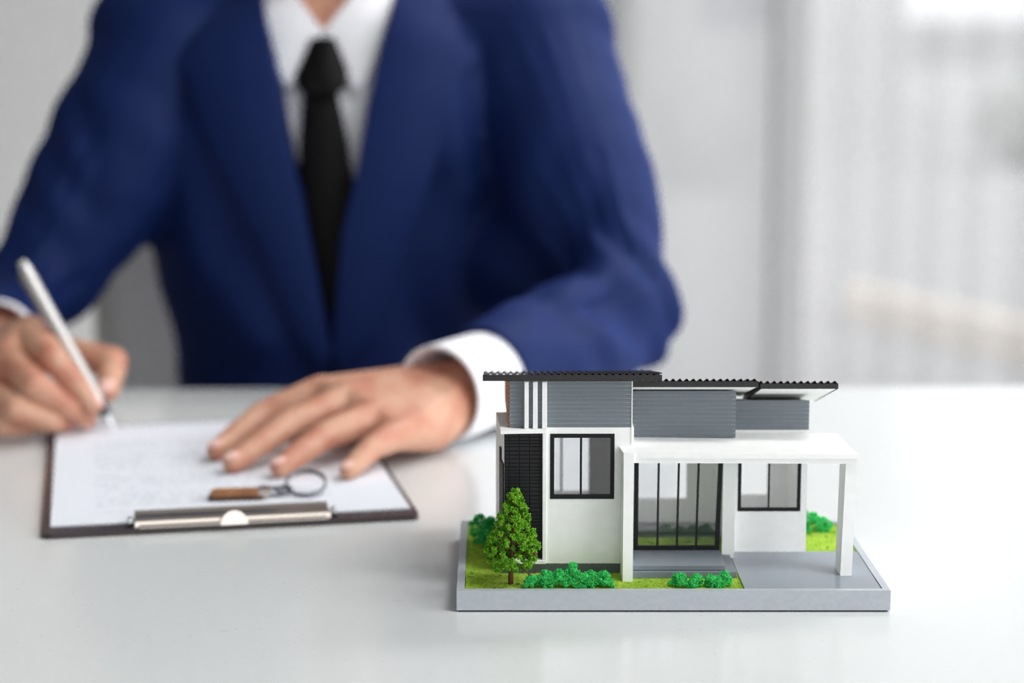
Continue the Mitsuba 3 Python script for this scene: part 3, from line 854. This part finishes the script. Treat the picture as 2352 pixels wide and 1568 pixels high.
for hand in (LH, RH):
    for c in hand:
        a, b, r = c[-2][0], c[-1][0], c[-1][1]
        d = (b - a) / np.linalg.norm(b - a)
        side = np.cross(d, [0, 0, 1]) if abs(d[2]) < .9 else np.array([1.0, 0, 0])
        side /= np.linalg.norm(side)
        up = np.cross(side, d)
        if hand is RH:
            up = -up if up[1] > 0 else up
        n_ = m3.Manifold.sphere(1.0, 20)
        M = np.eye(4)
        M[:3, 0], M[:3, 1], M[:3, 2], M[:3, 3] = side * r * .68, d * r * .95, up * r * .22, b + up * r * .84 - d * r * .05
        put('person__nail', tri(n_).apply_transform(M), 'nail', True)
# face
for s in (-1, 1):
    put('person__eye', tri(ball(HC + [s * .031, -.077, .020], .0115, 24)), 'eye_white', True)
    put('person__iris', tri(ball(HC + [s * .031, -.0845, .019], .0058, 20)), 'eye_brown', True)
    put('person__eyebrow', tube([HC + [s * .016, -.088, .036], HC + [s * .032, -.086, .041], HC + [s * .048, -.074, .037]], [.003, .0035, .002], 8), 'hair_black', True)
put('person__lips', join(tube([HC + [-.022, -.082, -.047], HC + [0, -.090, -.044], HC + [.022, -.082, -.047]], [.002, .0042, .002], 10), tube([HC + [-.020, -.081, -.049], HC + [0, -.089, -.052], HC + [.020, -.081, -.049]], [.002, .0048, .002], 10)), 'lip', True)
hair = m3.Manifold.batch_hull([ball(HC + [0, .015, .052], .082, 32), ball(HC + [0, .036, .022], .084, 32), ball(HC + [0, -.045, .085], .035, 24)]) - m3.Manifold.cube([.4, .2, .2]).translate([HC[0] - .2, HC[1] - .245, HC[2] - .13]) - m3.Manifold.cube([.4, .4, .2]).translate([HC[0] - .2, HC[1] - .2, HC[2] - .245])
hm = fine(hair, .008, 6)
hm.vertices += hm.vertex_normals * (.004 * (meshkit.fbm(hm.vertices * [160, 60, 160], 3) - .4))[:, None]
put('person__hair', hm, 'hair_black', True)

# clothes
secs = [(-.33, SX, 1.875, .180, .130), (-.18, SX, 1.850, .160, .122), (0, SX, 1.822, .152, .118), (.08, SX, 1.812, .170, .121), (.16, SX, 1.806, .186, .124), (.23, SX, 1.802, .190, .116), (.280, SX, 1.803, .176, .098), (.312, SX, 1.808, .135, .080), (.338, SX, 1.812, .085, .068), (.352, SX, 1.812, .068, .062)]
coat0 = loft(secs)
shirt0 = loft([(z, x, y + .001, a - .024, b - .022) for z, x, y, a, b in secs[:-3]] + [(.300, SX, 1.806, .130, .075), (.322, SX, 1.806, .068, .064), (.350, SX, 1.800, .062, .062)])


def arm(sh, el, wr, cut, bow):
    m1, m2 = (sh + el) / 2 + bow, (el + wr) / 2
    end = el + (wr - el) * cut + [0, 0, .0035]
    return chain([(sh + [0, 0, -.004], .074), ((sh + m1) / 2 + [0, 0, 0], .070), (m1, .068), (el, .058), ((el + end) / 2, .051), (end, .0395)], 24)


armR, armL = arm(SH_R, EL_R, WR_R, .76, V(.006, 0, 0)), arm(SH_L, EL_L, WR_L, .80, V(.002, 0, .004))
coat = man(coat0) + armR + armL + bone((-.005, 1.76, .10), .06, (.065, 1.665, .085), .05, 24)
for s, sh in ((-1, SH_R), (1, SH_L)):
    coat += m3.Manifold.batch_hull([ball((SX + s * .07, 1.81, .285), .050, 24), ball(sh + [0, 0, 0], .074, 24), ball(sh + [s * .018, 0, .018], .056, 24)])
coat = coat - m3.Manifold.cube([4, 4, 1]).translate([-2, 0, -1 + .0015]) ^ m3.Manifold.cube([4, 1.0, 4]).translate([-2, .63, -2]) if False else coat
cm = fine(coat, .009, 14)


def crease(v, a, b, freq, skew, seed):
    """Folds lying round the sleeve between a and b."""
    ax = (b - a) / np.linalg.norm(b - a)
    t = (v - a) @ ax
    q = v - a - t[:, None] * ax
    n = meshkit.noise(np.stack([t * freq + q[:, 2] * skew * freq + q[:, 0] * skew * .6 * freq, q[:, 0] * 7, q[:, 2] * 7 + seed], -1), seed)
    return np.abs(n - .5) * 2


v = cm.vertices.copy()
nrm = cm.vertex_normals.copy()


def near(v, a, b, r0, r1):
    ab = b - a
    t = np.clip(((v - a) @ ab) / (ab @ ab), 0, 1)
    d = np.linalg.norm(v - a - t[:, None] * ab, axis=1)
    return np.clip((r1 - d) / (r1 - r0), 0, 1)


disp = np.zeros(len(v))
for sh, el, wr, sd in ((SH_R, EL_R, WR_R, 3), (SH_L, EL_L, WR_L, 9)):
    up_ = near(v, sh + (el - sh) * .35, el, .075, .11)
    lo_ = near(v, el, wr, .070, .10)
    at_el = np.exp(-(np.linalg.norm(v - el, axis=1) / .11) ** 2)
    disp -= up_ * (.005 + .014 * at_el) * (1 - crease(v, sh, el, 22, .55, sd)) ** 2.2
    disp -= lo_ * (.005 + .014 * at_el) * (1 - crease(v, el, wr, 24, -.5, sd + 1)) ** 2.2
body_ = np.clip(1 - np.abs(v[:, 0] - SX) / .19, 0, 1) * (v[:, 2] < .26)
disp += body_ * .022 * (meshkit.fbm(np.c_[v[:, 0] * 14, v[:, 1] * 6, v[:, 2] * 5], 2, 8) - .5)
GROOVES = [(1.70, .009, .011, [(.001, .101), (.040, .091), (.079, .094)]), (1.70, .009, .010, [(.074, .086), (.092, .076), (.102, .055)]), (1.70, .006, .009, [(.033, .076), (.057, .074)]),
           (1.70, .007, .010, [(.124, .076), (.135, .059), (.135, .037)]), (1.72, .007, .012, [(.023, .123), (.045, .145), (.066, .159)]), (1.70, .006, .009, [(.096, .091), (.114, .066), (.125, .037)]),
           (1.78, .008, .012, [(-.400, .196), (-.350, .141)]), (1.78, .008, .013, [(-.425, .160), (-.364, .109)]), (1.76, .008, .012, [(-.423, .112), (-.387, .090), (-.362, .075)]),
           (1.80, .007, .012, [(-.373, .233), (-.345, .178)]), (1.80, .008, .019, [(-.065, .159), (-.091, .104), (-.083, .044), (-.062, .006)]),
           (1.80, -.008, .014, [(-.061, .244), (-.043, .159)]), (1.80, -.006, .022, [(-.30, .20), (-.27, .10), (-.22, .03)])]
for ymax, dep, wid, line in GROOVES:                       # pulled folds of the cloth, on the side of the coat that faces the desk
    q2 = v[:, [0, 2]]
    dmin = np.full(len(v), 9.0)
    for a, b in zip(line[:-1], line[1:]):
        a, b = np.array(a), np.array(b)
        t = np.clip(((q2 - a) @ (b - a)) / ((b - a) @ (b - a)), 0, 1)
        dmin = np.minimum(dmin, np.linalg.norm(q2 - a - t[:, None] * (b - a), axis=1))
    disp -= dep * 1.25 * np.exp(-(dmin / wid) ** 2) * (v[:, 1] < ymax) * np.clip(-nrm[:, 1] * 2, 0, 1)
disp = np.maximum(disp, np.where(np.abs(v[:, 0] - SX) < .13, -.014, -.022))
lap = trimesh.smoothing.laplacian_calculation(cm)
for _ in range(3):
    disp = .5 * disp + .5 * (lap @ disp)
v2 = v + nrm * disp[:, None]
cm.vertices = v2
trimesh.smoothing.filter_taubin(cm, lamb=.45, nu=.47, iterations=6)
for _ in range(30):                                          # irons out folded-over triangles
    adj = cm.face_adjacency[cm.face_adjacency_angles > 1.0]
    if not len(adj):
        break
    bad = np.unique(cm.faces[adj.ravel()])
    w_ = cm.vertices.copy()
    w_[bad] = .4 * w_[bad] + .6 * (lap @ w_)[bad]
    cm.vertices = w_
coatm = man(cm)


def front_of(mesh):
    """Depth of a body's front surface at (x, z)."""
    it = trimesh.ray.ray_triangle.RayMeshIntersector(mesh)

    def f(q):
        q = np.asarray(q, float)
        o = np.c_[q[:, 0], np.full(len(q), 1.2), q[:, 1]]
        loc, ir, _ = it.intersects_location(o, np.tile([0, 1.0, 0], (len(q), 1)), multiple_hits=False)
        y = np.full(len(q), np.nan)
        y[ir] = loc[:, 1]
        if np.isnan(y).any():
            ok = ~np.isnan(y)
            from scipy.spatial import cKDTree
            y[~ok] = y[ok][cKDTree(q[ok]).query(q[~ok])[1]]
        return y
    return f


coat_front, shirt_front = front_of(coat0), front_of(shirt0)


def drape(poly, front, off, th, step=.006, dome=0.0):
    """Cloth cut to a polygon in (x, z) and laid on a body's front."""
    ring = poly.segmentize(step) if hasattr(poly, 'segmentize') else poly
    e = np.array(ring.exterior.coords)[:-1]
    x0, z0, x1, z1 = poly.bounds
    gp = np.stack(np.meshgrid(np.arange(x0, x1, step), np.arange(z0, z1, step)), -1).reshape(-1, 2)
    inn = poly.buffer(-step * .5)
    gp = gp[[inn.contains(Point(*q)) for q in gp]] if len(gp) else gp
    q = np.vstack([e, gp])
    s = Delaunay(q).simplices
    s = s[[poly.buffer(1e-6).contains(Point(*q[k].mean(0))) for k in s]]
    a_, b_ = q[s[:, 1]] - q[s[:, 0]], q[s[:, 2]] - q[s[:, 0]]
    s = np.where(((a_[:, 0] * b_[:, 1] - a_[:, 1] * b_[:, 0]) < 0)[:, None], s[:, ::-1], s)
    y = front(q)
    d = np.array([poly.exterior.distance(Point(*k)) for k in q])
    yf = y - off - (dome * np.sqrt(np.clip(d / max(d.max(), 1e-6), 0, 1)))
    n, m = len(q), len(e)
    fr = np.c_[q[:, 0], yf, q[:, 1]]
    bk_ = np.c_[q[:, 0], y - off + th, q[:, 1]]
    i = np.arange(m)
    j = (i + 1) % m
    if Polygon(e).exterior.is_ccw:
        sd = np.vstack([np.stack([i, i + n, j + n], 1), np.stack([i, j + n, j], 1)])
    else:
        sd = np.vstack([np.stack([i, j, j + n], 1), np.stack([i, j + n, i + n], 1)])
    return trimesh.Trimesh(np.vstack([fr, bk_]), np.vstack([s, s[:, ::-1] + n, sd]), process=False)


# the opening of the jacket, cut as a V down to the button
vee = Polygon([(-.216, .40), (-.213, .318), (-.194, .247), (-.180, .169), (-.170, .11), (-.159, .045), (-.155, .018), (-.151, .045), (-.143, .125), (-.1315, .169), (-.120, .235), (-.100, .318), (-.097, .40)])
coatm = coatm - man(extr(vee, 1.5, 1.80))
coatm = coatm - man(loft([(z, x, y + .001, a - .021, b - .019) for z, x, y, a, b in secs[:-3]] + [(.285, SX, 1.805, .148, .082), (.302, SX, 1.806, .112, .074), (.322, SX, 1.806, .074, .068), (.42, SX, 1.80, .070, .066)]))
for el, wr, cut in ((EL_R, WR_R, .80), (EL_L, WR_L, .84)):
    ax = (wr - el) / np.linalg.norm(wr - el)
    e0 = el + (wr - el) * (cut - .06)
    coatm = coatm - bone(e0, .037, wr + ax * .05, .037, 24)
    pl = m3.Manifold.cube([.3, .3, .2], True).translate([0, 0, .1])
    M = trimesh.geometry.align_vectors([0, 0, 1], ax)
    M[:3, 3] = el + (wr - el) * cut
    coatm = coatm - pl.transform(M[:3, :])
coatm = coatm.trim_by_plane([0, 0, 1.0], -.335)
parts = coatm.decompose()
coatm = max(parts, key=lambda q: q.volume()) if len(parts) > 1 else coatm
put('person__jacket', coatm, 'suit_navy', 40)
lapR = Polygon([(-.213, .318), (-.240, .312), (-.268, .290), (-.290, .268), (-.273, .252), (-.257, .203), (-.236, .160), (-.212, .110), (-.184, .030), (-.163, .000), (-.155, .018), (-.159, .045), (-.170, .11), (-.180, .167), (-.194, .245)])
lapL = Polygon([(-.100, .318), (-.074, .312), (-.050, .290), (-.026, .268), (-.043, .252), (-.056, .205), (-.074, .150), (-.094, .100), (-.116, .035), (-.146, .000), (-.155, .018), (-.151, .045), (-.143, .123), (-.1315, .167), (-.120, .233)])
put('person__lapel', drape(lapR, coat_front, .009, .008, dome=.004), 'suit_navy', 40)
put('person__lapel', drape(lapL, coat_front, .009, .008, dome=.004), 'suit_navy', 40)
put('person__button', along(lathe([(0, 0), (.009, 0), (.010, .001), (.010, .003), (.007, .004), (0, .0035)], 24), (-.155, float(coat_front([(-.155, -.02)])[0]) + .001, -.02), (-.155, 1.2, -.02)), 'plastic_black', 30)
neck_v = man(extr(Polygon([(-.160, .289), (-.130, .325), (-.095, .40), (-.225, .40), (-.190, .325)]), 1.5, 1.80))
put('person__shirt', man(shirt0) - neck_v, 'shirt_white', 40)
stand = lathe([(.0645, 0), (.071, 0), (.066, .040), (.0605, .040), (.0645, 0)], 48).apply_translation([SX, 1.803, .302])
put('person__collar', man(stand) - neck_v, 'shirt_white', 40)
wingR = Polygon([(-.222, .352), (-.212, .30), (-.202, .262), (-.193, .246), (-.184, .247), (-.160, .290), (-.184, .320), (-.203, .352)])
wingL = Polygon([(-.092, .352), (-.106, .30), (-.118, .262), (-.127, .243), (-.133, .243), (-.160, .290), (-.136, .320), (-.115, .352)])
for w_ in (wingR, wingL):
    put('person__collar', drape(w_, shirt_front, .012, .010, .005, .002), 'shirt_white', 40)
knot = Polygon([(-.169, .285), (-.150, .285), (-.138, .256), (-.141, .243), (-.150, .237), (-.172, .237), (-.181, .243), (-.183, .254)])
put('person__tie', join(drape(knot, shirt_front, .017, .016, .004, .006), drape(Polygon([(-.176, .240), (-.148, .240), (-.139, .20), (-.134, .16), (-.133, .10), (-.136, .01), (-.172, .01), (-.180, .10), (-.181, .16), (-.179, .20)]), shirt_front, .010, .009, .006, .004)), 'tie_black', 40)
for el, wr, a, b in ((EL_R, WR_R, .70, .90), (EL_L, WR_L, .74, 1.09)):
    p0, p1 = el + (wr - el) * a, el + (wr - el) * b + [0, 0, .0065]
    ln = float(np.linalg.norm(p1 - p0))
    put('person__cuff', along(lathe([(.0345, 0), (.0358, ln), (.0348, ln + .001), (.0328, ln), (.0315, 0), (.0345, 0)], 40), p0, p1), 'shirt_white', 40)
tr = [man(loft([(-.345, SX, 1.865, .165, .13), (-.28, SX, 1.865, .17, .13), (-.20, SX, 1.86, .16, .115), (-.16, SX, 1.855, .150, .105)], 40))]
for a, b, c in zip(hips, knees, ankles):
    tr += [bone(a, .088, b, .070, 24), bone(b, .070, (c[0], c[1], -.60), .055, 24)]
put('person__trousers', fine(m3.Manifold.batch_boolean(tr, m3.OpType.Add), .02, 8), 'trouser_navy', True)
for c in ankles:
    sh = m3.Manifold.batch_hull([ball((c[0], c[1] + .03, -.705), .04, 20), ball((c[0], c[1] - .06, -.712), .037, 20), ball((c[0] - .005, c[1] - .17, -.722), .026, 20), ball((c[0] + .012, c[1] - .16, -.722), .026, 20), ball((c[0], c[1] + .01, -.66), .040, 20)]).trim_by_plane([0, 0, 1], -.747)
    put('person__shoe', fine(sh, .012, 4), 'shoe_black', True)
